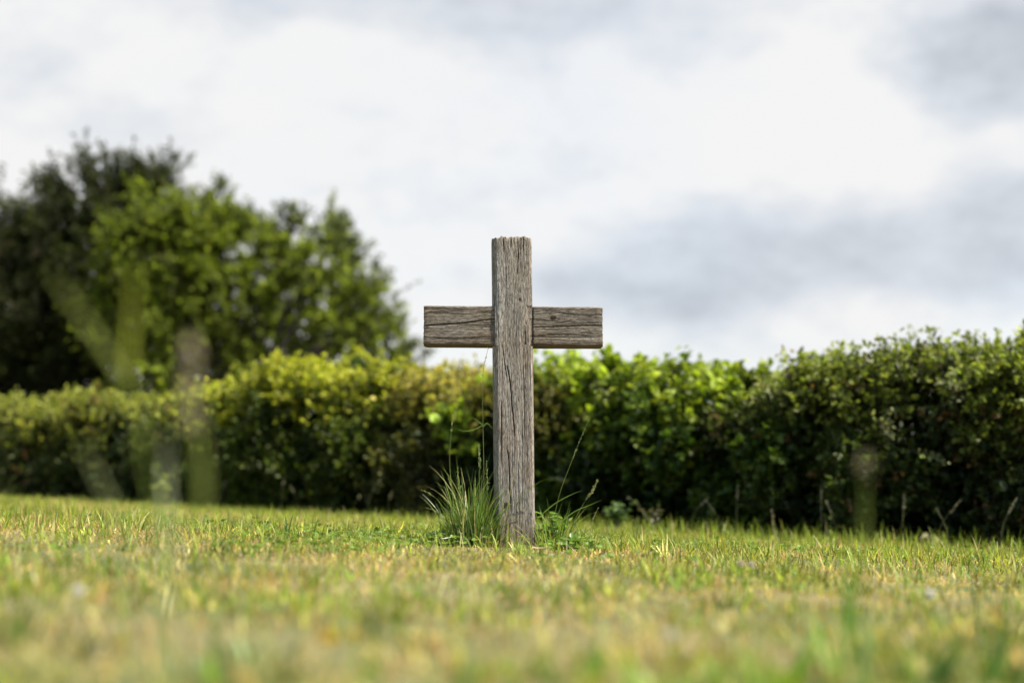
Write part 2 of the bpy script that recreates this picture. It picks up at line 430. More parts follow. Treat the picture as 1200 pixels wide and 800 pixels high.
# ------------------------------------------------------------------ cross
def beam(name, length, wx, dy, parent, place, cracks, knots, cham, lap=None, damp=None, ragged=(0, 0), seed=0, mat=None):
    """A weathered timber: section wx (face) by dy (depth), long axis v in 0..length. place(x, y, v) -> cross space.
    y is 0 on the face and grows to the back. cracks: [(list of (u, v), half width, depth)], u from the left edge of the face."""
    NP, NV = 300, int(length / .0032)
    # perimeter by arc length, starting at the back middle
    per = 2 * (wx + dy); s = np.linspace(0, per, NP, endpoint=False)
    s = np.concatenate([np.linspace(0, wx, 130, endpoint=False), wx + np.linspace(0, dy, 50, endpoint=False),
                        wx + dy + np.linspace(0, wx, 60, endpoint=False), 2 * wx + dy + np.linspace(0, dy, 50, endpoint=False)])
    NP = len(s)
    v = np.linspace(0, length, NV)
    if lap:
        v = np.sort(np.concatenate([v, [lap[0] - .0006, lap[0] + .0006, lap[1] - .0006, lap[1] + .0006]])); NV = len(v)
    S, Vv = np.meshgrid(s, v)
    onf = S < wx; onr = (S >= wx) & (S < wx + dy); onb = (S >= wx + dy) & (S < 2 * wx + dy); onl = S >= 2 * wx + dy
    X = np.where(onf, S, np.where(onr, wx, np.where(onb, wx - (S - wx - dy), 0))) - wx / 2
    Y = np.where(onf, 0, np.where(onr, S - wx, np.where(onb, dy, dy - (S - 2 * wx - dy))))
    # worn corners: pull every corner in by a radius that wanders along the length
    hx, hy = wx / 2, dy / 2
    cx, cy = X, Y - hy
    for sx_, sy_, base in ((-1, -1, cham[0]), (1, -1, cham[1]), (1, 1, .006), (-1, 1, .006)):
        r = base * (1 + .3 * fbm(Vv * 7, sx_ * 3.3, sy_ * 2.1, seed + 3, 3)) + .0015
        if lap: r = np.where((Vv > lap[0]) & (Vv < lap[1]), .003, r)
        ax_, ay_ = hx - sx_ * cx, hy - sy_ * cy              # distances from the two faces of this corner
        inside = (ax_ < r) & (ay_ < r)
        q = np.where(inside, (r - ax_ - ay_), 0); q = np.clip(q, 0, None) / 2
        cx = cx - sx_ * q; cy = cy - sy_ * q
    X, Y = cx, cy + hy
    nX = np.where(onr, 1.0, np.where(onl, -1.0, 0)); nY = np.where(onf, -1.0, np.where(onb, 1.0, 0))
    # grain coordinate with knots pushing the grain aside
    u = S.copy(); rk = np.full_like(S, 1.0); km = np.zeros_like(S)
    for (ku, kv, kr) in knots:
        du, dv = S - ku, (Vv - kv) * .55
        r = np.hypot(du, dv); e = np.exp(-(r / (kr * 2.6)) ** 2)
        u = u - du * e * .8
        m = 1 - sstep(kr * .75, kr * 1.1, np.hypot(du, dv * 1.2))
        km = np.maximum(km, m); rk = np.where(m > 0, np.hypot(du, dv * 1.2), rk)
    wob = .0025 * fbm(Vv * 3.1, S * 3, seed * 1.7, seed + 9, 2)
    u = u + wob
    g1 = fbm(u * 150, Vv * 4.5, seed, seed + 11, 3); g2 = fbm(u * 300, Vv * 14, seed, seed + 12, 2)
    groove = -.0012 * np.clip(-g1 - .05, 0, 1) * 2 - .0012 * np.clip(-g2, 0, 1) + .0016 * fbm(S * 14, Vv * 3, seed, seed + 4, 2)
    edge = np.minimum(np.abs(S - 0), np.abs(S - wx))
    groove = groove - .004 * np.exp(-(edge / .008) ** 2) * np.clip(fbm(Vv * 30, S * 8, seed, seed + 40, 2) + .1, 0, 1)
    dark = np.clip(-g1 - .5, 0, 1) * 1.0
    for (pts, hw, dep) in cracks:
        pts = np.asarray(pts, float)
        D = np.full_like(S, 9.0); fade = np.zeros_like(S); tot = len(pts) - 1
        Sj = S + .0012 * fbm(Vv * 60, S * 60, 1, seed + 31, 2)
        Vj = Vv + .0012 * fbm(Vv * 60, S * 60, 2, seed + 32, 2)
        for k in range(tot):
            a, bb = pts[k], pts[k + 1]; ab = bb - a
            t = np.clip(((Sj - a[0]) * ab[0] + (Vj - a[1]) * ab[1]) / (ab @ ab), 0, 1)
            d = np.hypot(Sj - a[0] - t * ab[0], Vj - a[1] - t * ab[1])
            f = (k + t) / tot; fw = np.where(d < D, f, fade); D = np.minimum(d, D); fade = fw
        taper = hw * np.clip(np.minimum(fade * 6 + .55, (1 - fade) * 6 + .35), .3, 1)
        e = np.exp(-(D / taper) ** 2) * onf
        groove = groove - dep * e; dark = np.maximum(dark, e * 1.15)
    groove = groove - .003 * km * (rk < 1) * np.clip(np.sin(rk * 1400), 0, 1)
    if lap:
        lm = ((Vv > lap[0]) & (Vv < lap[1])).astype(float)
        X = X - np.sign(X) * lap[2] * lm * (np.abs(X) > hx - .02)
    X = X + nX * groove; Y = Y + nY * groove
    # ragged sawn ends
    Vd = Vv.copy()
    for end, amp in ((0, ragged[0]), (1, ragged[1])):
        if not amp: continue
        e = fbm(X * 140, Y * 140, end * 7.7, seed + 60, 2) * .6 + .8 * np.clip(fbm(X * 60, Y * 60, end, seed + 61, 2), -1, .3)
        zone = np.exp(-((length - Vv if end else Vv) / .02) ** 2)
        Vd = Vd + (1 if end else -1) * amp * (e - .2) * zone
        sq = .0025 * zone ** 6
        X = X * (1 - sq / hx * .6); Y = hy + (Y - hy) * (1 - sq / hy * .6)
    dmp = np.zeros_like(S) if damp is None else damp(X, Y, Vv, onf, onr, onb, onl)
    wear = np.stack([np.clip(dark, 0, 1), km, np.clip(dmp, 0, 1)], -1)
    grain = np.stack([u + seed * 3.3, Vv + seed * 1.9, rk], -1)
    rows = [(X, Y, Vd, grain, wear)]
    A = [np.stack(place(X, Y, Vd), -1).reshape(-1, 3)]; G = [grain.reshape(-1, 3)]; W = [wear.reshape(-1, 3)]
    idx = np.arange(NP * NV).reshape(NV, NP)
    q = np.stack([idx[:-1], np.roll(idx, -1, 1)[:-1], np.roll(idx, -1, 1)[1:], idx[1:]], -1).reshape(-1, 4)
    F = [q]; base = NP * NV
    for end in (0, 1):                                        # end grain: rings closing on the heart
        r0 = -1 if end else 0; prev = idx[r0]; K = 14
        xr, yr, vr = X[r0], Y[r0], Vd[r0]
        for k in range(1, K + 1):
            f = 1 - k / K * .999
            x_, y_ = xr * f, hy + (yr - hy) * f
            am = ragged[end] or .001
            v_ = (length if end else 0) + (1 if end else -1) * am * (.8 * fbm(x_ * 60, y_ * 60, end, seed + 61, 2) - .3 + .5 * fbm(x_ * 300, y_ * 90, end, seed + 62, 2))
            A.append(np.stack(place(x_, y_, v_), -1)); G.append(np.stack([x_ * 1.3 + seed, np.hypot(x_ + .02, y_ - hy) * 6, np.ones_like(x_)], -1))
            W.append(np.stack([np.clip(fbm(x_ * 120, y_ * 120, 5, seed, 2) * 1.2, 0, .6), x_ * 0, x_ * 0 + .2], -1))
            cur = base + np.arange(NP); base += NP
            a4 = [prev, np.roll(prev, -1), np.roll(cur, -1), cur]
            F.append(np.stack(a4 if end else a4[::-1], -1)); prev = cur
    return mesh_np(name, np.concatenate(A), np.concatenate(F), mat or M_WOOD, parent, None, {'grain': np.concatenate(G), 'wear': np.concatenate(W)}, smooth=True)

YC = 5.0
PXM = YC / FPX / CP                                           # metres per photo pixel at the cross
base = at(603.2, 640, YC)
cross = thing('wooden_cross', 'weathered grey wooden cross standing in the lawn', 'cross', (base[0], YC, float(ground_z(base[0], YC))))
zt = at(599, 277, YC)[2] - cross.location[2]                   # top above ground
zarm = at(600, 381.8, YC)[2] - cross.location[2]
bur = .25
PW = 47.6 * PXM
Lp = zt + bur
lean = (599.3 - 603.2) * PXM / zt
va, vb = bur + zarm - 23.6 * PXM, bur + zarm + 23.6 * PXM
def pv(py): return bur + (640 - py) / 363.0 * zt               # height coordinate of a photo row on the post
def place_post(x, y, v): return (x + (v - bur) * lean, y, v - bur)
def damp_post(X, Y, Vv, f, r, bk, l):
    g = fbm(X * 40, Vv * 5, 0, 88, 2)
    return .75 * (1 - sstep(bur + .02, bur + .22, Vv + .06 * g)) + .35 * (l | r) * sstep(-.2, .4, g)
k = PXM
post_cracks = [([(17 * k, pv(430)), (21 * k, pv(452)), (22 * k, pv(475)), (24.5 * k, pv(500)), (25 * k, pv(512))], .0014, .009),
               ([(16.5 * k, pv(528)), (18.5 * k, pv(548)), (19 * k, pv(575)), (20 * k, pv(600))], .0013, .009),
               ([(12 * k, pv(405)), (14 * k, pv(425)), (17 * k, pv(446))], .0011, .006),
               ([(31 * k, pv(279)), (31.5 * k, pv(300)), (30.5 * k, pv(322))], .0011, .006),
               ([(14 * k, pv(279)), (14.5 * k, pv(296))], .0012, .006), ([(23 * k, pv(279)), (23 * k, pv(290))], .0012, .006),
               ([(38 * k, pv(279)), (37.5 * k, pv(294))], .0012, .006),
               ([(36 * k, pv(430)), (37 * k, pv(470)), (36.5 * k, pv(520))], .0010, .005),
               ([(10 * k, pv(470)), (9 * k, pv(520)), (10 * k, pv(545))], .0010, .005)]
beam('post', Lp, PW, .125, cross, place_post, post_cracks, [(14 * k, pv(592), .0085), (33 * k, pv(352), .005)], (.0165, .0065),
     lap=(va, vb, .0085), damp=damp_post, ragged=(0, .008), seed=2)
BW, BL = 47.4 * PXM, 210.5 * PXM
skew = math.tan(R(.45))
x0 = -(599.9 - 495) * PXM + (zarm) * lean + .002
def place_bar(x, y, v): return (x0 + v, y + .006, zarm + x - (v - BL / 2) * skew)
def bu(py): return (405.5 - py) * PXM                          # up across the bar face from its lower edge
def bv(px): return (px - 495) * PXM
def damp_bar(X, Y, Vv, f, r, bk, l):
    return np.clip(.9 * l + .55 * f * (1 - sstep(.006, .02, X + BW / 2)), 0, 1)
jl, jr = bv(580.6), bv(622.8)
bar_cracks = [([(bu(382), bv(494)), (bu(381), bv(515)), (bu(379), bv(540)), (bu(376), bv(560)), (bu(373), bv(581))], .0017, .012),
              ([(bu(383), bv(623)), (bu(382), bv(650)), (bu(380.5), bv(680)), (bu(380), bv(706))], .0014, .010),
              ([(bu(396), bv(500)), (bu(397), bv(530)), (bu(395), bv(575))], .0009, .004),
              ([(bu(366), bv(500)), (bu(365), bv(540))], .0010, .005), ([(bu(391), bv(640)), (bu(392), bv(690))], .0008, .003),
              ([(bu(404), jl), (bu(359), jl)], .0016, .010), ([(bu(404), jr), (bu(359), jr)], .0016, .010)]
beam('crossbar', BL, BW, .105, cross, place_bar, bar_cracks, [(bu(372), bv(647), .0085)], (.006, .003),
     damp=damp_bar, ragged=(.003, .003), seed=5, mat=M_WOOD_BAR)

# ------------------------------------------------------------------ twigs with leaves, shared by hedge and trees
def twig_leaves(acc, P, D, n_per, tlen, L, W, Cb, Ct, up_bias=.5, stems=None, stem_r=.0016):
    """P (m,3) twig roots, D (m,3) directions; n_per leaves along each"""
    m = len(P); D = unit(D)
    q = rng.random((m, n_per)) * .85 + .15
    bendv = rng.normal(0, .25, (m, 1, 3)) * (q[..., None] ** 2) * tlen[:, None, None]
    pos = P[:, None] + D[:, None] * (q * tlen[:, None])[..., None] + bendv + rng.normal(0, .012, (m, n_per, 3))
    dr = unit(D[:, None] * .55 + rng.normal(0, .75, (m, n_per, 3)) + np.array([0, 0, .1]))
    nn = unit(rng.normal(0, .55, (m, n_per, 3)) + np.array([.12, -.1, up_bias]))
    sz = rng.uniform(.65, 1.2, (m, n_per))
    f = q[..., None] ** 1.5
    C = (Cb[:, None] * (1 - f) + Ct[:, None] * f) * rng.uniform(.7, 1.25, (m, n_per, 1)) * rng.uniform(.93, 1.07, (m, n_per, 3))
    acc.add(*leaves(pos.reshape(-1, 3), dr.reshape(-1, 3), nn.reshape(-1, 3), (np.broadcast_to(L, (m,))[:, None] * sz).ravel(), (np.broadcast_to(W, (m,))[:, None] * sz).ravel(), C.reshape(-1, 3)))
    if stems is not None:
        n = m; e = P + D * tlen[:, None]
        r = stem_r; a = unit(np.cross(D, rng.normal(0, 1, (n, 3)))); b_ = np.cross(D, a)
        ring = [a, -.5 * a + .87 * b_, -.5 * a - .87 * b_]
        V = np.stack([P + r * v for v in ring] + [e + r * .4 * v for v in ring], 1).reshape(-1, 3)
        bs = np.arange(n)[:, None] * 6
        F = np.concatenate([bs + np.array([[k, (k + 1) % 3, 3 + (k + 1) % 3, 3 + k]]) for k in range(3)])
        stems.add(V, F, np.array([.10, .07, .045]) * rng.uniform(.6, 1.2, (n, 1)).repeat(6, 0))

# ------------------------------------------------------------------ hedge
prof = np.array([(-300, 470), (0, 461), (60, 455), (120, 452), (180, 458), (230, 452), (265, 437), (310, 425), (360, 420), (420, 417), (460, 428), (500, 437), (545, 440),
                 (590, 436), (640, 427), (690, 420), (740, 418), (790, 416), (825, 440), (870, 456), (905, 446), (950, 424), (1000, 410), (1050, 402), (1100, 398), (1150, 402), (1200, 394), (1500, 380)], float)
HD = .48                                                       # half depth
tt = np.array([hedge_t(p, HD * .6) for p in prof[:, 0]])
zz = []
for (p, q), t in zip(prof, tt):
    w = H0 - HN * HD * .6 + HU * t; z = at(p, q, w[1])[2]; zz.append(z)
zz = np.array(zz); od = np.argsort(tt); tt, zz = tt[od], zz[od]
def hedge_top(t): return np.interp(t, tt, zz, left=zz[0], right=zz[-1])

hedge = thing('hedge', 'long dense mixed field hedge running across behind the cross', 'hedge', (*(H0 + HU * 5 - HN * HD), 0.0))
HU3 = np.array([HU[0], HU[1], 0.0])
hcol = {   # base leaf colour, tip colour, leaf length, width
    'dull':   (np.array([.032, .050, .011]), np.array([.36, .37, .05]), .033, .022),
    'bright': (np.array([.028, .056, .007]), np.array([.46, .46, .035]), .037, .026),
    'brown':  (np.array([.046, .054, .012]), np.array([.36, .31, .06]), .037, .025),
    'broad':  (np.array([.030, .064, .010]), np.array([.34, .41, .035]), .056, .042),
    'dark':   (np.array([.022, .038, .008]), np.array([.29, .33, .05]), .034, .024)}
sections = [('dull', -320, 262, 'grey green section at the far end of the hedge'), ('bright', 262, 452, 'yellow green sunlit section left of the cross'),
            ('brown', 452, 572, 'browning golden section just left of the cross'), ('broad', 572, 862, 'broad leaved bright green section right of the cross'),
            ('dark', 862, 1600, 'small leaved dark olive section with twiggy top, nearest')]
stems = Acc()
phi_tab = np.linspace(0, np.pi, 400)
sc_, ss_ = np.sign(np.cos(phi_tab)) * np.abs(np.cos(phi_tab)) ** .45, np.abs(np.sin(phi_tab)) ** .45
def section_pts(n, ta, tb, front=True):
    t = rng.uniform(ta, tb, n)
    # position round the section by arc length, mostly front and top
    arc = np.concatenate([[0], np.cumsum(np.hypot(np.diff(sc_) * HD, np.diff(ss_)))]); tot = arc[-1]
    a = np.where(rng.random(n) < .78, rng.random(n) * .62, .62 + rng.random(n) * .38) * tot
    c = np.interp(a, arc, sc_); s = np.interp(a, arc, ss_)
    return t, c, s
def to_world(t, c, s, scale):
    top = hedge_top(t) - .115 - .05 * sstep(.5, 2.0, t) * (1 - sstep(3.6, 4.4, t)) - .045 * (1 - sstep(.5, 2.0, t)) - .05 * sstep(4.2, 4.8, t) - .05 * sstep(6.2, 7.2, t)
    c2 = c * HD * scale
    ctr = H0[None] - HN[None] * HD + HU[None] * t[:, None] + HN[None] * c2[:, None]
    g = ground_z(ctr[:, 0], ctr[:, 1])
    z = g + .03 + (top - g) * s * np.where(scale < 1, scale, 1 + (scale - 1) * .5)
    return np.stack([ctr[:, 0], ctr[:, 1], z], -1)
for kind, pa, pb, lab in sections:
    ta, tb = sorted((hedge_t(pa), hedge_t(pb)))
    ta, tb = max(ta, -3.6), min(tb, 13.5)
    ln = tb - ta; cb, ct, LL, WW = hcol[kind]
    ac = Acc()
    per = {'dark': 2700, 'broad': 1350, 'brown': 1850, 'bright': 1900, 'dull': 1400}[kind]
    # the hedge grows as bulging sprays: nodes over its surface, twigs round each node
    nn_ = int(ln * {'dark': 38, 'broad': 28, 'brown': 32, 'bright': 32, 'dull': 28}[kind])
    nt_, nc_, ns_ = section_pts(nn_, ta, tb)
    flat = sstep(.8, .97, ns_)
    nb = 1 + (1 - .6 * flat) * .16 * fbm(nt_ * 1.9, nc_ * 1.7 + 5, ns_ * 2.2, 41, 2) + rng.uniform(-.24, .10, nn_) * (1 - .6 * flat)
    ND = to_world(nt_, nc_, ns_, nb - .14)
    nr = rng.uniform(.07, .19, nn_) * (1.15 if kind == 'broad' else 1)
    m = int(ln * per)
    mix_ = rng.normal(0, .22, nn_)                             # neighbouring sprays grow into each other
    ND = ND + HU3 * mix_[:, None]; nt_ = nt_ + mix_
    ki = rng.choice(nn_, m, p=nr ** 2 / (nr ** 2).sum())
    t, c, s = nt_[ki] + rng.normal(0, .05, m), nc_[ki], ns_[ki]
    out = np.stack([HN[0] * c, HN[1] * c, .55 * s ** 2 + .15], -1)
    d_ = unit(rng.normal(0, 1, (m, 3)) + unit(out) * .7 + np.array([0, 0, .25]))
    P = ND[ki] + d_ * (nr[ki] * rng.uniform(.35, 1.0, m))[:, None]
    D = d_ + unit(out) * .5 + rng.normal(0, .35, (m, 3))
    # the clipped top is one even layer of twigs, not sprays
    tp = rng.random(m) < .18
    t = np.where(tp, rng.uniform(ta, tb, m), t); c = np.where(tp, rng.uniform(-.85, .95, m), c); s = np.where(tp, .98, s)
    Pt = to_world(t, c, np.full(m, .97) - .12 * np.abs(c) ** 3, np.full(m, .985)) + rng.normal(0, .045, (m, 3)) + np.array([0, 0, .13]) * fbm(t * 2.6, c * 2, 0, 49, 3)[:, None]
    P = np.where(tp[:, None], Pt, P); D = np.where(tp[:, None], rng.normal(0, .5, (m, 3)) + np.array([0, 0, .9]), D)
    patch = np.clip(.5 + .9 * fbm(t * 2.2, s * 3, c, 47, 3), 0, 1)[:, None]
    top_lit = (.12 + .88 * sstep(.68, .91, s) * (c > -.75))[:, None]   # sunlit top and shaded sides put into leaf colour, over yellow new growth
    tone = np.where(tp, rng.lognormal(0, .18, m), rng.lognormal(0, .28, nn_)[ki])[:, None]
    Cb = cb * (.7 + .5 * patch) * tone; Ct = (cb * .95 * (1 - top_lit) + ct * 1.12 * top_lit) * (.6 + .55 * patch) * tone
    if kind in ('dark', 'dull'):
        red = (rng.random((m, 1)) < .05); Ct = np.where(red, np.array([.20, .11, .045]), Ct)
    Lm = LL * rng.uniform(.8, 1.2, m)
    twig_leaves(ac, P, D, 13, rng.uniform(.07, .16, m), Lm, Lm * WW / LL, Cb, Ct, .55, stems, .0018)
    # leaves of the inner branches, darkened in colour for the shade inside
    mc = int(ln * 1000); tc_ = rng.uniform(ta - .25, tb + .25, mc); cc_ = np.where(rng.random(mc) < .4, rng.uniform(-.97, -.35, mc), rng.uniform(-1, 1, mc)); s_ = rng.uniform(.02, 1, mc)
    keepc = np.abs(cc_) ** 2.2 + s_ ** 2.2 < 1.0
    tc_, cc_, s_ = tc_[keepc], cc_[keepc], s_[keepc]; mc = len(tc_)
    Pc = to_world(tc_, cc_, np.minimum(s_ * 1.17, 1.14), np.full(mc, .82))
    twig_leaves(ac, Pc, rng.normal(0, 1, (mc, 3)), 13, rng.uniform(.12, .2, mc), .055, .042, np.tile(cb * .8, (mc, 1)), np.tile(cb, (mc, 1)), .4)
    # upright shoots that break the top line
    ms = int(ln * (60 if kind in ('dark', 'bright') else 34))
    ts = rng.uniform(ta, tb, ms); cs = rng.uniform(-.7, .8, ms)
    Ps = to_world(ts, cs, np.ones(ms), np.ones(ms) * .95)
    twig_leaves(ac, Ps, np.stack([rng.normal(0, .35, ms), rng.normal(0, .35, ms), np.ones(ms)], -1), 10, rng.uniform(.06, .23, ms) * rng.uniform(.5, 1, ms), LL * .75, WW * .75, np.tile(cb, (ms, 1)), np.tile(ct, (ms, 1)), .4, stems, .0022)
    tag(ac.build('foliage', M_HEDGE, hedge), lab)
# woody stems inside
wood = Acc()
for _ in range(150):
    t = random.uniform(-3.4, 13.3); c = random.uniform(-.6, .72)
    o = H0 - HN * HD + HU * t + HN * c * HD * .7
    g = float(ground_z(o[0], o[1])); h = float(hedge_top(t)) - .12 - g
    pts = [np.array([o[0] + random.gauss(0, .05 + .16 * f), o[1] + random.gauss(0, .05 + .1 * f), g - .03 + h * f]) for f in (0, .35, .7, 1)]
    p = curve_pts(pts, 4); wood.add(*tube(p, np.linspace(random.uniform(.009, .018), .003, len(p)), 5), np.array([.11, .085, .06]) * random.uniform(.6, 1.2))
wood.build('stems', M_BARK, hedge)
stems.build('twigs', M_TWIG, hedge)
# leafy sprigs standing off the shaded face, coloured pale for the sun they catch
for (px, py, nl) in ((1032, 505, 60), (1022, 545, 26), (1092, 542, 40), (1018, 572, 24), (905, 470, 40), (705, 470, 30), (395, 505, 30), (1110, 455, 60)):
    t = hedge_t(px, -.12); w = H0 + HN * .12 + HU * t
    p = at(px, py, w[1]); ac = Acc(); m = max(3, nl // 7)
    root = p + np.array([-HN[0] * .12, -HN[1] * .12, .04])
    D = np.array([HN[0], HN[1], -.15]) + rng.normal(0, .5, (m, 3))
    c0 = np.array([.26, .28, .12]) if px > 900 else np.array([.22, .27, .05])
    twig_leaves(ac, np.tile(root, (m, 1)), D, 8, rng.uniform(.1, .19, m), .026, .018, np.tile(c0 * .7, (m, 1)), np.tile(c0, (m, 1)), .6, ac, .002)
    ac.build('sprig', M_HEDGE, hedge)

# ------------------------------------------------------------------ trees
def lower(l): return [(px, py + (20 if px > 290 else 6), r * (.92 if px > 290 else 1), d) for px, py, r, d in l]
def tree(name, label, Y, lobes, spikes, cb, ct, LL, WW, twigs, root_px, per_twig=13, loose=0.0, loose_fn=None):
    rp = at(root_px, 560, Y); gz = float(ground_z(rp[0], rp[1]))
    th = thing(name, label, 'tree', (rp[0], Y, gz), None)
    ppm = FPX * CP / Y
    ac, tw, wd = Acc(), Acc(), Acc()
    for li, (px, py, r, dyy) in enumerate(lobes):
        thin = loose_fn(px) if loose_fn else 1.0
        c = at(px, py, Y + dyy); r = r / ppm
        m = int(twigs * (r ** 2) * thin); nsub = max(8, m // 16)
        d0 = unit(rng.normal(0, 1, (nsub, 3)) + np.array([0, -.15, .3]))
        reach = r * rng.uniform(.7, 1.5, nsub); rise = r * rng.uniform(-.05, .38, nsub)
        ki = rng.integers(0, nsub, m); f = rng.uniform(.25, 1, m) ** .7
        P = c + d0[ki] * (reach[ki] * f)[:, None] + np.array([0, 0, 1]) * (rise[ki] * f ** 2)[:, None] + rng.normal(0, 1, (m, 3)) * (.10 * r * (1.25 - f))[:, None]
        d = d0[ki]
        core = rng.random(m) < (.35 - loose)
        P = np.where(core[:, None], c + d * r * rng.uniform(.1, .75, (m, 1)), P)
        D = d * .9 + rng.normal(0, .45, (m, 3)) + np.array([0, 0, .3])
        tone = np.clip(.9 + .35 * rng.normal(0, 1, nsub), .5, 1.5)[ki][:, None]
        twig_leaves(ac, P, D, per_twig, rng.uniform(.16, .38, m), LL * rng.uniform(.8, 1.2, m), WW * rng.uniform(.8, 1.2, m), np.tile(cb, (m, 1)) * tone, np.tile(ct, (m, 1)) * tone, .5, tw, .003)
    for (px, py, px2, py2) in spikes:
        a, e = at(px, py, Y), at(px2, py2, Y); ln = np.linalg.norm(e - a); m = 7
        f = rng.random(m)[:, None]
        P = a + (e - a) * f * .85
        twig_leaves(ac, P, (e - a) / ln + rng.normal(0, .35, (m, 3)), 9, np.full(m, ln * .3 + .05), LL * .9, WW * .9, np.tile(cb, (m, 1)), np.tile(ct, (m, 1)), .4, tw, .003)
        wd.add(*tube(curve_pts([a - (e - a) * .6, a, e], 4), np.linspace(.012, .003, 9), 5), np.array([.10, .085, .065]))
    # trunk, then limbs to the lobes
    lc = [at(px, py, Y + dyy) for (px, py, r, dyy) in lobes]
    fork = np.array([rp[0], Y, gz]) * .55 + np.mean(lc, 0) * .45
    fork[2] = gz + (np.mean(lc, 0)[2] - gz) * .42
    tr = Acc(); p = curve_pts([np.array([rp[0], Y, gz - .1]), np.array([rp[0] + .04, Y, gz + (fork[2] - gz) * .5]), fork], 8)
    tr.add(*tube(p, np.linspace(.17, .10, len(p)) * (1 + .5 * np.exp(-np.linspace(0, 1, len(p)) * 9)), 12), np.array([.12, .10, .08]))
    for c in lc:
        mid = (fork + c) / 2 + rng.normal(0, .12, 3)
        p = curve_pts([fork, mid, c], 6); wd.add(*tube(p, np.linspace(.06, .012, len(p)), 7), np.array([.06, .05, .04]))
    tr.build('trunk', M_BARK, th)
    wd.build('limbs', M_BARK, th)
    cr = ac.build('crown', M_TREE, th)
    tw.build('twigs', M_TWIG, cr)
    return th

tree('tree', 'tall dense dark green tree at the far left behind the hedge', 20.5,
     [(62, 300, 72, 0), (148, 262, 62, .2), (100, 240, 48, .1), (172, 232, 40, .2), (5, 320, 75, .2), (-70, 335, 95, .4), (45, 385, 85, -.2), (125, 375, 75, .1), (-30, 420, 90, 0), (85, 440, 85, .3), (160, 440, 70, .3), (20, 460, 60, .2)],
     [(82, 230, 82, 180), (108, 225, 110, 190), (138, 210, 139, 176), (165, 205, 165, 188), (196, 225, 207, 203), (35, 265, 32, 225), (10, 275, 5, 238), (52, 250, 55, 215), (200, 240, 213, 222)],
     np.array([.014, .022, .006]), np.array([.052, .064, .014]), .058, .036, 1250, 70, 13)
tree('tree', 'yellow green bushy tree with broad clumps, in front of the dark tree', 19.0,
     lower([(215, 285, 45, 0), (172, 285, 40, 0), (262, 290, 42, .1), (225, 345, 70, .2), (300, 305, 42, .3), (152, 345, 40, .2), (300, 375, 65, .3), (352, 300, 40, .2), (382, 345, 45, .3), (415, 345, 36, .2), (215, 420, 75, .4), (300, 435, 60, .4), (380, 410, 55, .3), (435, 395, 32, .3), (445, 360, 22, .2), (180, 262, 24, 0), (400, 310, 22, .2), (450, 335, 16, .1), (320, 275, 18, 0), (465, 375, 16, .1), (388, 262, 14, 0)]),
     [(355, 290, 350, 250), (330, 290, 322, 262), (380, 290, 392, 238), (425, 340, 452, 318), (440, 380, 465, 360), (245, 260, 250, 235)],
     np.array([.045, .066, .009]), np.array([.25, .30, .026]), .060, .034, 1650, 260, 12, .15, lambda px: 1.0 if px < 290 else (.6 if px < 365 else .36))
tree('tree', 'pale loose tree with thin twigs and sky gaps at the right of the trees', 25.0,
     [(265, 248, 25, 0), (245, 270, 30, 0), (345, 278, 26, .3), (388, 278, 24, .4), (330, 310, 45, .2), (390, 320, 45, 0), (425, 375, 42, .4), (458, 400, 26, 0), (400, 420, 50, .2), (340, 400, 60, .2), (470, 435, 24, .2), (440, 450, 40, 0)],
     [(265, 240, 263, 212), (388, 265, 391, 232), (345, 255, 340, 235), (440, 345, 452, 312), (300, 260, 292, 240), (460, 390, 470, 372)],
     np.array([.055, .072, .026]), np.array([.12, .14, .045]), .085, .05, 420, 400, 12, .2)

# ------------------------------------------------------------------ tufts and stalks at the cross
def tuft(label, cxp, cyp, spread_px, n, hmin, hmax, lean_az, lean_sd, th_sd, Y, C, group=None, w=(.0018, .0034)):
    o = at(cxp, cyp, Y); gz = float(ground_z(o[0], Y))
    th = thing('grass_tuft', label, 'grass tuft', (o[0], Y, gz), group)
    ac = Acc()
    x = o[0] + rng.normal(0, spread_px * PXM, n); y = Y + rng.normal(0, .035, n)
    h = rng.uniform(hmin, hmax, n) * rng.uniform(.55, 1, n)
    off = (x - o[0]) / (spread_px * PXM + 1e-6)
    az = np.where(rng.random(n) < .65, np.where(off < 0, np.pi, 0) + rng.normal(0, .8, n), rng.uniform(0, 6.28, n))
    h *= np.exp(-np.clip(-off - .3, 0, 3) * .22)
    cc = np.where(rng.random((n, 1)) < .16, PALE * .8, C) * rng.uniform(.6, 1.35, (n, 1))
    dead = rng.random(n) < .15
    cc[dead] = STRAW2 * .8; h[dead] *= .45
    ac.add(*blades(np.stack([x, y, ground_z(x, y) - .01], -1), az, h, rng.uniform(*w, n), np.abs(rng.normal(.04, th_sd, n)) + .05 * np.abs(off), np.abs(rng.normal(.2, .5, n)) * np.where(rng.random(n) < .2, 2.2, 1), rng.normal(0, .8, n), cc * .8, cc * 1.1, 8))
    ac.build('blades', M_TALL, th)
    return th
TG = np.array([.115, .185, .026])
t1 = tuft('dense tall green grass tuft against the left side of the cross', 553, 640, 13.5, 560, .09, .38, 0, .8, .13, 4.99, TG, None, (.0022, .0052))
def front_tuft(label, px, Y, n, h, spread, C, w=(.005, .010)):
    tuft(label, px, 640, spread, n, h * .6, h * 1.15, 0, .8, .22, Y, np.array(C), None, w)
front_tuft('blurred bright green grass tuft low at the bottom right, largest of the front tufts', 985, 1.85, 14, .135, 4, (.12, .25, .015), (.011, .017))
front_tuft('blurred mixed green grass tuft left of the largest front tuft', 925, 1.7, 12, .085, 5, (.17, .29, .03), (.010, .015))
front_tuft('blurred dark green grass tuft in the bottom right corner', 1165, 1.95, 36, .12, 14, (.09, .16, .025))
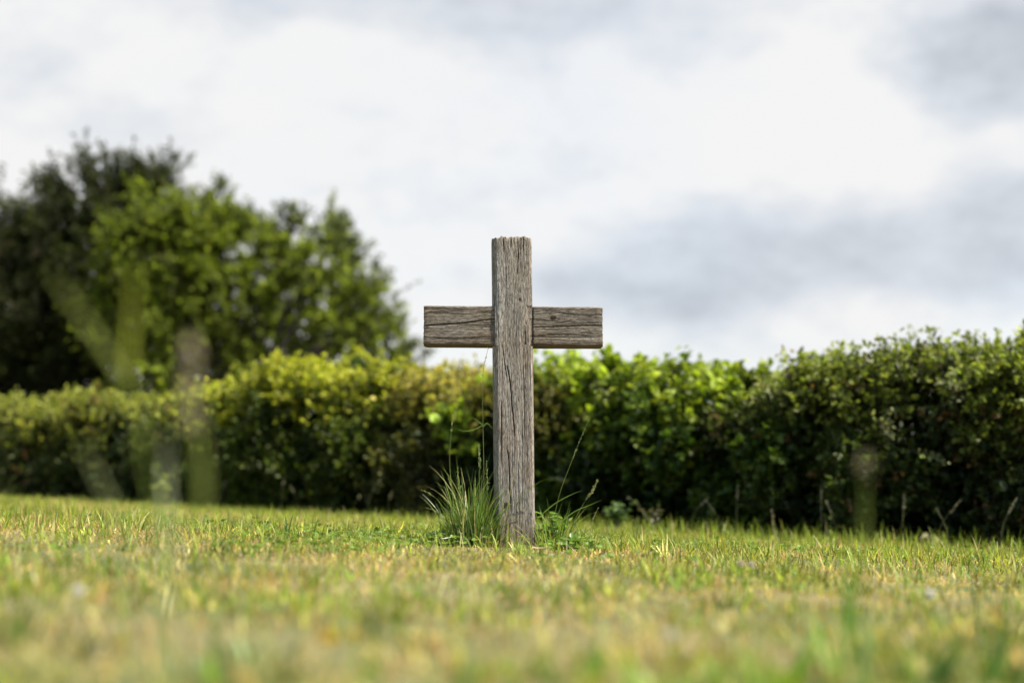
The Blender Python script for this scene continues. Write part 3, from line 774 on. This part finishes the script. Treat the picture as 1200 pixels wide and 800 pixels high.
front_tuft('blurred green grass tuft between the largest front tuft and the right corner', 1085, 1.9, 24, .11, 11, (.12, .21, .03))
front_tuft('blurred dark green grass tuft in the bottom left corner', 5, 1.95, 34, .12, 11, (.09, .15, .03))
front_tuft('blurred low grass tuft at the middle of the bottom edge', 610, 1.8, 26, .07, 10, (.16, .25, .04))
front_tuft('blurred low grass tuft at the bottom, left of the middle', 300, 1.85, 24, .075, 12, (.15, .22, .05))
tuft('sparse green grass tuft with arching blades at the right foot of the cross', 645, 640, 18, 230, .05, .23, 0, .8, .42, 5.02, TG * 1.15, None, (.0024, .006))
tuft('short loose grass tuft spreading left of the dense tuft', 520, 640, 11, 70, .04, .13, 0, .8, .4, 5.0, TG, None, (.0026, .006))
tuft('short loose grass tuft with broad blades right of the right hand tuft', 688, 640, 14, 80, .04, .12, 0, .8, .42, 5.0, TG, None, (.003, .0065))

def stalk(name, label, pts, heads, leafs, group=None, col_s=(.20, .24, .06), rs=.0011, colh=(.30, .30, .12), hw=.007, Y=None, head_n=40):
    """a flowering grass: pts photo pixels or world points up the stem; heads: fraction from where the seed head starts"""
    W = [np.asarray(p, float) for p in pts]
    p = curve_pts(W, 10)
    root = p[0]
    th = thing(name, label, 'grass stalk', tuple(root), group)
    a = Acc(); a.add(*tube(p, np.linspace(rs, rs * .4, len(p)), 5), np.array(col_s)); a.build('stem', M_TALL, th)
    if heads is not None:
        h0 = int(len(p) * heads); seg = p[h0:]
        n = head_n; f = rng.random(n) ** .9
        idx = f * (len(seg) - 1.01); ii = idx.astype(int); P = seg[ii] + (seg[ii + 1] - seg[ii]) * (idx - ii)[:, None]
        T = unit(np.gradient(seg, axis=0))[ii]
        D = T * .9 + rng.normal(0, .3, (n, 3))
        b = Acc(); L = hw * rng.uniform(1.0, 1.8, n) * (1.15 - .6 * f)
        b.add(*leaves(P, D, rng.normal(0, 1, (n, 3)), L, L * .34, np.array(colh) * rng.uniform(.7, 1.25, (n, 1)), .3, .05))
        b.build('seed_head', M_SEED, th)
    for (lp, w0) in leafs:
        q = curve_pts([np.asarray(v, float) for v in lp], 8); f = np.linspace(0, 1, len(q))
        b = Acc(); v_, f_ = ribbon(q, w0 * np.clip(1.05 - f ** 1.6, .06, 1) * (.5 + .5 * np.clip(f * 6, 0, 1)))
        b.add(v_, f_, np.array([.13, .21, .035])); b.build('leaf', M_TALL, th)
    return th
def A(px, py, Y=4.99): return at(px, py, Y)
gA = lambda px, Y: np.array([at(px, 640, Y)[0], Y, float(ground_z(at(px, 640, Y)[0], Y))])
stalk('grass_stalk', 'tallest thin grass stalk rising left of the cross up to the crossbar', [gA(566, 4.98), A(567, 560), A(566, 500), A(565.5, 460), A(567, 430), A(572, 408)], .72,
      [([A(566, 498), A(556, 503), A(545, 505), A(533, 502)], .0045), ([A(566, 500), A(571, 496), A(578, 503)], .004), ([A(566, 498), A(558, 492), A(551, 488)], .0038)], head_n=26, hw=.007)
stalk('grass_stalk', 'thin bent grass stalk left of the dense tuft', [gA(537, 5.0), A(530, 580), A(527, 540), A(529, 505), A(532, 488), A(538, 470)], .55, [], head_n=30, hw=.0065)
stalk('grass_stalk', 'single leaning grass stalk with narrow seed head right of the cross', [gA(643, 5.02), A(654, 585), A(668, 545), A(680, 515), A(690, 492)], .55, [], head_n=46, hw=.006, colh=(.30, .33, .14))
stalk('grass_stalk', 'short stalk with fluffy open seed head in the right tuft', [gA(660, 5.03), A(672, 612), A(685, 588), A(694, 575), A(700, 563)], .5, [([A(650, 618), A(672, 600), A(690, 592), A(706, 585)], .004), ([A(632, 605), A(650, 590), A(668, 580), A(683, 574)], .004)], head_n=80, hw=.009)
stalk('grass_stalk', 'short upright stalk standing alone right of the right tuft', [gA(690, 4.98), A(692, 622), A(696, 606), A(701, 595)], .45, [], head_n=24, hw=.006)
stalk('grass_stalk', 'low arching stalk leaning left out of the dense tuft', [gA(545, 5.0), A(530, 612), A(515, 588), A(503, 578), A(494, 574)], .65, [], head_n=18, hw=.006, colh=(.22, .26, .08))
stalk('grass_stalk', 'feathery green seed head at the left edge of the dense tuft', [gA(546, 5.0), A(542, 600), A(539, 575), A(536, 548)], .6, [], head_n=50, hw=.008, colh=(.24, .28, .10))
stalk('grass_stalk', 'feathery green seed head touching the cross, right in the dense tuft', [gA(570, 4.99), A(570, 600), A(571, 570), A(570, 540)], .6, [], head_n=50, hw=.008, colh=(.24, .28, .10))
stalk('grass_stalk', 'fuzzy green seed head standing highest in the dense tuft', [gA(558, 5.0), A(561, 600), A(562, 560), A(562, 540), A(561, 520)], .6, [], head_n=70, hw=.009, colh=(.22, .27, .10))
# two-leaved seedling blades that stand clear of the lawn
def seedling(label, px, py, tips, w):
    r = on_ground(px, py, .02); th = thing('grass_shoot', label, 'grass shoot', tuple(r))
    for (tx, ty) in tips:
        e = at(tx, ty, r[1]); mid = (r + e) / 2 + np.array([0, 0, .012])
        q = curve_pts([r, mid, e], 8); f = np.linspace(0, 1, len(q)); b = Acc()
        b.add(*ribbon(q, w * np.clip(1.05 - f ** 2, .08, 1)), np.array([.09, .17, .03])); b.build('leaf', M_TALL, th)
seedling('dark green two bladed shoot standing clear of the lawn left of the cross', 337, 626, [(334, 602), (344, 601)], .006)
seedling('single dark green blade leaning right, beside the two bladed shoot', 366, 628, [(374, 605)], .006)
seedling('small pointed green blade on the lawn right of the cross', 745, 632, [(749, 607), (740, 615)], .006)
seedling('bright green bent blade in front of the dark hedge foot, right', 880, 612, [(868, 595), (862, 590)], .008)

# ------------------------------------------------------------------ blurred long grass close to the lens
def near_grass(label, Y, stem, blades_, head=None, col_s=(.20, .26, .04), hcol_=(.42, .35, .23), group=None, nh=85):
    root = np.array([at(stem[0][0], stem[0][1], Y)[0], Y, 0]); root[2] = float(ground_z(root[0], Y))
    th = thing('grass_stalk', label, 'grass stalk', tuple(root), group)
    p = curve_pts([root] + [at(a, b_, Y) for a, b_ in stem], 10)
    s = Acc(); s.add(*tube(p, np.linspace(.0016, .0011, len(p)), 6), np.array(col_s)); s.build('stem', M_TALL, th)
    for pts, w, c in blades_:
        q = curve_pts([at(a, b_, Y + .01) for a, b_ in pts], 10); f = np.linspace(0, 1, len(q)); b = Acc()
        b.add(*ribbon(q, w * np.clip(1.05 - f ** 2.2, .1, 1)), np.array(c)); b.build('leaf', M_TALL, th)
    if head:
        q = curve_pts([at(a, b_, Y) for a, b_ in head], 12); n = nh; b = Acc()
        f = rng.random(n); idx = f * (len(q) - 1.01); ii = idx.astype(int)
        P = q[ii] + (q[ii + 1] - q[ii]) * (idx - ii)[:, None] + rng.normal(0, .0035, (n, 3))
        D = unit(np.gradient(q, axis=0))[ii] + rng.normal(0, .35, (n, 3)); L = rng.uniform(.005, .009, n)
        b.add(*leaves(P, D, rng.normal(0, 1, (n, 3)), L, L * .35, np.array(hcol_) * rng.uniform(.7, 1.2, (n, 1)), .3, 0)); b.build('seed_head', M_SEED, th)
    return th
YN = 1.28
near_grass('large blurred grass stalk with two spread blades in front of the dark trees', YN, [(205, 800), (180, 590), (150, 440)],
           [([(150, 450), (120, 405), (85, 355), (55, 315)], .0055, (.28, .30, .07)), ([(150, 450), (152, 400), (156, 350), (158, 300)], .006, (.36, .38, .04))])
near_grass('blurred pinkish brown seed head standing left in front of the hedge', YN, [(238, 800), (236, 600), (226, 500)], [([(236, 620), (240, 560), (234, 500), (228, 450)], .0055, (.20, .22, .05))], [(228, 505), (224, 450), (226, 402)])
near_grass('blurred pale grass blade in front of the hedge, beside the pinkish seed head', YN + .04, [(196, 800), (195, 610)], [([(196, 800), (196, 640), (194, 560), (196, 505)], .0065, (.42, .44, .30))])
near_grass('blurred dull blade leaning left, lowest at the left hedge foot', YN + .04, [(160, 800), (140, 620)], [([(160, 760), (140, 620), (115, 560), (92, 515)], .005, (.28, .30, .14))])
near_grass('blurred grass stalk with pink tip before the right end of the hedge', 1.6, [(1008, 800), (1012, 620)], [([(1006, 800), (1012, 640), (1014, 590), (1012, 555)], .004, (.20, .25, .05))], [(1013, 560), (1016, 525)], hcol_=(.34, .30, .17), nh=24)
def near_blade(label, px0, py0, px1, py1, Y, w, c):
    a = at(px0, py0, Y); root = np.array([a[0], Y, float(ground_z(a[0], Y))]); e = at(px1, py1, Y)
    th = thing('long_grass', label, 'grass blade', tuple(root)); q = curve_pts([root, root * .5 + e * .5 + np.array([.004, 0, .004]), e], 8); f = np.linspace(0, 1, len(q))
    b = Acc(); b.add(*ribbon(q, w * np.clip(1.05 - f ** 2, .1, 1)), np.array(c)); b.build('leaf', M_TALL, th)
near_blade('blurred bright green blade upright near the bottom right corner of the lawn', 982, 800, 998, 664, 1.9, .021, (.10, .23, .012))
near_blade('blurred broad green blade crouching low left of the upright bright blade', 925, 800, 952, 742, 1.8, .020, (.14, .28, .02))
near_blade('blurred pale green blade leaning right beside the upright bright blade', 1000, 800, 1022, 738, 1.8, .012, (.26, .32, .13))
near_blade('blurred dark green blade at the bottom right edge', 1160, 800, 1180, 688, 1.9, .014, (.09, .16, .025))
near_blade('blurred dark green blade nearest the bottom left corner', 8, 800, 10, 700, 1.9, .010, (.10, .16, .03))
near_blade('blurred green blade at the middle of the bottom edge', 690, 800, 702, 745, 1.75, .018, (.15, .28, .02))

# ------------------------------------------------------------------ flowers, weeds and dead leaves
def clover_flower(label, px, py, r, c):
    p = on_ground(px, py, .04); th = thing('clover_flower', label, 'flower', tuple(p), None)
    top = p + np.array([0, 0, .042])
    a = Acc(); a.add(*tube(curve_pts([p, p * .5 + top * .5 + np.array([.004, 0, 0]), top], 5), np.full(11, .001), 5), np.array([.15, .22, .05])); a.build('stem', M_TALL, th)
    n = 90; d = unit(rng.normal(0, 1, (n, 3)) + np.array([0, 0, .5])); b = Acc()
    b.add(*leaves(top + d * r * .35, d, rng.normal(0, 1, (n, 3)), np.full(n, r * .75), np.full(n, r * .3), np.array(c) * rng.uniform(.8, 1.1, (n, 1)), .3, .1)); b.build('flower_head', M_PETAL, th)
WH = (.75, .72, .66)
clover_flower('white clover flower far left on the dry lawn', 92, 693, .009, WH)
clover_flower('white clover flower blurred low in front right of the cross', 786, 745, .008, WH)
clover_flower('white clover flower right, among dark green blades', 1090, 697, .011, WH)
clover_flower('left one of two close pale clover flowers right of the cross', 868, 661, .009, (.62, .52, .42))
clover_flower('right one of two close pale clover flowers right of the cross', 881, 662, .009, (.62, .54, .46))
clover_flower('tiny white flower in front of the dark hedge foot, right', 919, 589, .010, WH)
clover_flower('left one of two blurred yellow flowers in the front lawn', 385, 750, .010, (.72, .48, .03))
clover_flower('right one of two blurred yellow flowers in the front lawn', 415, 744, .008, (.66, .50, .04))

def weed(label, px, py, Y, h, n, c, L):
    o = at(px, py, Y); g = float(ground_z(o[0], Y)); th = thing('weed_plant', label, 'weed', (o[0], Y, g))
    st, lf = Acc(), Acc()
    for k in range(n):
        e = np.array([o[0] + random.gauss(0, h * .35), Y + random.gauss(0, h * .25), g + h * random.uniform(.6, 1.05)])
        r0 = np.array([o[0], Y, g]); m_ = (r0 + e) / 2 + np.array([0, 0, h * .12])
        p = curve_pts([r0, m_, e], 5); st.add(*tube(p, np.linspace(.0025, .001, len(p)), 5), np.array([.12, .16, .04]))
        q = rng.uniform(.3, 1, 9); idx = (q * (len(p) - 1)).astype(int); P = p[idx]
        D = rng.normal(0, 1, (9, 3)) * np.array([1, 1, .3])
        lf.add(*leaves(P, D, rng.normal(0, .35, (9, 3)) + np.array([0, -.3, 1]), rng.uniform(.7, 1.2, 9) * L, rng.uniform(.7, 1.2, 9) * L * .55, np.array(c) * rng.uniform(.7, 1.25, (9, 1))))
    st.build('stem', M_TALL, th); lf.build('leaves', M_TALL, th)
weed('leafy green weed at the hedge foot just right of the cross', 722, 600, 8.0, .17, 7, (.07, .115, .03), .05)
weed('yellow green weed at the hedge foot under the blurred stalks, left', 188, 575, 10.6, .24, 7, (.20, .22, .04), .05)
weed('brownish small leaved weed at the hedge foot right of the leafy green weed', 768, 600, 7.9, .2, 6, (.10, .09, .045), .03)
weed('low broad leaved weed under the dense tuft left of the cross', 512, 645, 5.0, .05, 6, (.13, .20, .08), .045)
weed('bushy green leafy weed against the right side of the cross foot', 648, 640, 5.04, .13, 8, (.15, .24, .04), .028)
weed('low round leaved weed at the right foot of the cross', 668, 642, 4.95, .05, 5, (.14, .25, .05), .03)

foot_px = [(332, .26), (352, .2), (262, .22), (432, .24), (455, .18), (842, .2), (860, .28), (958, .3), (975, .22), (1052, .26), (1092, .24), (1105, .2), (905, .16), (805, .22), (1165, .26), (612, .2)]
ords = ['thin dry grass stalk', 'short pale grass stalk', 'leaning grass stalk', 'upright straw stalk']
def ordinal(i): return ['first', 'second', 'third', 'fourth', 'fifth', 'sixth', 'seventh', 'eighth', 'ninth', 'tenth', 'eleventh', 'twelfth', 'thirteenth', 'fourteenth', 'fifteenth', 'sixteenth'][i]
order = sorted(range(len(foot_px)), key=lambda i: foot_px[i][0])
for rank, i in enumerate(order):
    px, h = foot_px[i]
    t = hedge_t(px, -.25); w = H0 + HN * .25 + HU * t; g = float(ground_z(w[0], w[1])); r0 = np.array([w[0], w[1], g])
    l = rng.normal(0, .05, 2)
    stalk('grass_stalk', f'thin pale grass stalk at the hedge foot, {ordinal(rank)} from the left', [r0, r0 + np.array([l[0] * .2, l[1] * .2, h * .5]), r0 + np.array([l[0], l[1], h])], .68, [], 'pale grass stalks along the foot of the hedge',
          (.28, .27, .12), .0018, (.40, .36, .22), .010, head_n=34)

def dead_leaf(label, px, py, L, c, az):
    p = on_ground(px, py, .02); p = p + np.array([0, 0, .028]); n = 7
    t = np.linspace(0, 1, n); wv = np.sin(np.pi * (t * .9 + .05)) * L * .28; rows = []
    for f, w in zip(t, wv):
        for s in (-1, -.4, .4, 1):
            lx, ly, lz = (f - .5) * L, s * w, .25 * abs(s) * w + .12 * L * (f - .5) ** 2 * 4 + random.gauss(0, .0008)
            rows.append((p[0] + lx * math.cos(az) - ly * math.sin(az), p[1] + lx * math.sin(az) + ly * math.cos(az), p[2] + lz))
    V = np.array(rows); F = np.array([[4 * i + k, 4 * i + k + 1, 4 * i + k + 5, 4 * i + k + 4] for i in range(n - 1) for k in range(3)])
    o = mesh_np('fallen_leaf', V - p, F, M_DEAD, None, np.tile(np.array(c), (len(V), 1)) * rng.uniform(.8, 1.2, (len(V), 1)), smooth=True)
    o.location = p; tag(o, label, 'fallen leaf')
dead_leaf('reddish brown fallen leaf on the lawn right of the cross foot', 666, 637, .035, (.24, .09, .04), .5)
dead_leaf('pale tan dead leaf directly at the right front foot of the cross', 632, 646, .05, (.50, .36, .26), -.4)
dead_leaf('small pale dead leaf in front of the cross foot', 645, 654, .035, (.52, .40, .30), 1.0)
dead_leaf('whitish curled dead leaf beside the low weed left of the dense tuft', 520, 634, .05, (.55, .56, .50), .2)
dead_leaf('orange brown dead leaf on the dry lawn right of the cross', 700, 652, .03, (.42, .24, .10), 2.0)

# ------------------------------------------------------------------ camera
cam = bpy.data.cameras.new('Camera'); co = bpy.data.objects.new('Camera', cam); col.objects.link(co)
co.location = (0, 0, CAM_H); co.rotation_euler = (math.pi / 2 + PITCH, 0, 0)
cam.lens = 50; cam.sensor_width = 36; cam.clip_start = .05; cam.clip_end = 2000
cam.dof.use_dof = True; cam.dof.focus_distance = 5.0; cam.dof.aperture_fstop = 1.25; cam.dof.aperture_blades = 0
scene.camera = co

# ------------------------------------------------------------------ light
SUN_EL, SUN_AZ = 54, 108                                       # azimuth clockwise from +Y (view direction)
sd = np.array([math.sin(R(SUN_AZ)) * math.cos(R(SUN_EL)), math.cos(R(SUN_AZ)) * math.cos(R(SUN_EL)), math.sin(R(SUN_EL))])
sun = bpy.data.lights.new('sun', 'SUN'); sun.energy = 5.0; sun.angle = R(.6); sun.color = (1, .94, .84)
so = bpy.data.objects.new('sun', sun); col.objects.link(so)
import mathutils
so.rotation_euler = mathutils.Vector(-sd).to_track_quat('-Z', 'Y').to_euler()

w = bpy.data.worlds.new('World'); scene.world = w; w.use_nodes = True
nt = w.node_tree; nt.nodes.clear(); N = nt.nodes.new; Lk = nt.links.new
out = N('ShaderNodeOutputWorld'); bg = N('ShaderNodeBackground'); bg.inputs['Strength'].default_value = .1
sky = N('ShaderNodeTexSky'); sky.sky_type = 'NISHITA'; sky.sun_disc = False
sky.sun_elevation = R(SUN_EL); sky.sun_rotation = R(SUN_AZ)
tc = N('ShaderNodeTexCoord')
def wm(op, a, b=None, c=None):
    x = N('ShaderNodeMath'); x.operation = op
    for s, v in enumerate((a, b, c)):
        if v is None: continue
        if isinstance(v, (int, float)): x.inputs[s].default_value = v
        else: Lk(v, x.inputs[s])
    return x.outputs[0]
def wnoise(sc, detail, off=(0, 0, 0), rough=.55):
    mp = N('ShaderNodeMapping'); mp.inputs['Scale'].default_value = sc; mp.inputs['Location'].default_value = off
    Lk(tc.outputs['Generated'], mp.inputs['Vector'])
    n = N('ShaderNodeTexNoise'); n.inputs['Scale'].default_value = 1; n.inputs['Detail'].default_value = detail; n.inputs['Roughness'].default_value = rough
    Lk(mp.outputs[0], n.inputs['Vector']); return n.outputs['Fac']
sep = N('ShaderNodeSeparateXYZ'); Lk(tc.outputs['Generated'], sep.inputs[0])
warp1 = wnoise((5, 5, 9), 4, (3, 1, 2)); warp2 = wnoise((6, 6, 10), 4, (7, 9, 1)); warp3 = wnoise((16, 16, 30), 5, (1, 4, 8))
dx = wm('ADD', sep.outputs[0], wm('MULTIPLY', wm('SUBTRACT', warp1, .5), .22))
dz = wm('ADD', wm('ADD', sep.outputs[2], wm('MULTIPLY', wm('SUBTRACT', warp2, .5), .11)), wm('MULTIPLY', wm('SUBTRACT', warp3, .5), .03))
front = wm('GREATER_THAN', sep.outputs[1], 0)
def bank(px, py, rx, ry, slope, amount, hard=False):
    """a grey cloud bank centred on a sky direction"""
    d = ray(px, py); d = d / np.linalg.norm(d)
    a = wm('SUBTRACT', dx, float(d[0])); b = wm('SUBTRACT', dz, float(d[2]))
    b = wm('SUBTRACT', b, wm('MULTIPLY', a, slope))
    a = wm('DIVIDE', a, rx / FPX); b = wm('DIVIDE', b, ry / FPX)
    r2 = wm('ADD', wm('MULTIPLY', a, a), wm('MULTIPLY', b, b))
    if hard: r2 = wm('MULTIPLY', r2, r2)
    g = wm('POWER', 2.718, wm('MULTIPLY', r2, -1.0))
    return wm('MULTIPLY', wm('MULTIPLY', g, front), amount)
banks = [bank(540, 0, 300, 55, -.02, .75, False), bank(1160, 55, 110, 62, .1, .85, True), bank(1020, 285, 420, 80, .13, .66, True), bank(720, 345, 180, 40, .05, .25),
         bank(480, 270, 160, 70, 0, .22), bank(20, 80, 160, 90, 0, .3), bank(760, 210, 170, 40, 0, .15)]
gsum = banks[0]
for b_ in banks[1:]: gsum = wm('ADD', gsum, b_)
cl = wnoise((5, 5, 11), 9, (2, 5, 3), .62)
gsum = wm('ADD', gsum, wm('MULTIPLY', wm('SUBTRACT', cl, .56), 1.15))
fine = wnoise((14, 14, 26), 6, (4, 2, 6), .6)
gsum = wm('ADD', gsum, wm('MULTIPLY', wm('SUBTRACT', fine, .5), .8))
puff = wnoise((34, 34, 62), 6, (8, 2, 3), .6)
gsum = wm('ADD', gsum, wm('MULTIPLY', wm('SUBTRACT', puff, .5), .5))
ramp = N('ShaderNodeValToRGB'); e = ramp.color_ramp.elements
e[0].position, e[0].color = 0.0, (1.0, 1.0, 1.0, 1)
e[1].position, e[1].color = 1.0, (.55, .59, .655, 1)
e.new(.5).color = (.78, .825, .89, 1)
Lk(gsum, ramp.inputs[0])
sc8 = N('ShaderNodeVectorMath'); sc8.operation = 'SCALE'; sc8.inputs['Scale'].default_value = 4.1
Lk(ramp.outputs[0], sc8.inputs[0])
cov = N('ShaderNodeMapRange'); cov.inputs[1].default_value = .3; cov.inputs[2].default_value = .5; cov.inputs[3].default_value = .85; cov.inputs[4].default_value = 1.0
Lk(wnoise((2.5, 2.5, 5), 5, (9, 3, 4)), cov.inputs[0])
mix = N('ShaderNodeMix'); mix.data_type = 'RGBA'
# cloud sheet ahead; unseen sky behind cleared to cut fill and deepen shadows
rear_fill_cut = N('ShaderNodeMapRange'); rear_fill_cut.interpolation_type = 'SMOOTHSTEP'
rear_fill_cut.inputs[1].default_value = -.05; rear_fill_cut.inputs[2].default_value = .6; rear_fill_cut.inputs[3].default_value = .04; rear_fill_cut.inputs[4].default_value = 1.0
Lk(sep.outputs[1], rear_fill_cut.inputs[0])
Lk(wm('MULTIPLY', cov.outputs[0], rear_fill_cut.outputs[0]), mix.inputs[0]); Lk(sky.outputs[0], mix.inputs[6]); Lk(sc8.outputs[0], mix.inputs[7])
Lk(mix.outputs[2], bg.inputs['Color']); Lk(bg.outputs[0], out.inputs['Surface'])

# ------------------------------------------------------------------ render
scene.render.engine = 'CYCLES'
c = scene.cycles
c.use_denoising = True; c.max_bounces = 6; c.diffuse_bounces = 3; c.glossy_bounces = 2; c.transmission_bounces = 3
c.sample_clamp_indirect = 4.0
vs = scene.view_settings
vs.view_transform = 'Standard'; vs.look = 'None'; vs.gamma = 1.0; vs.exposure = 1.15; vs.use_curve_mapping = False
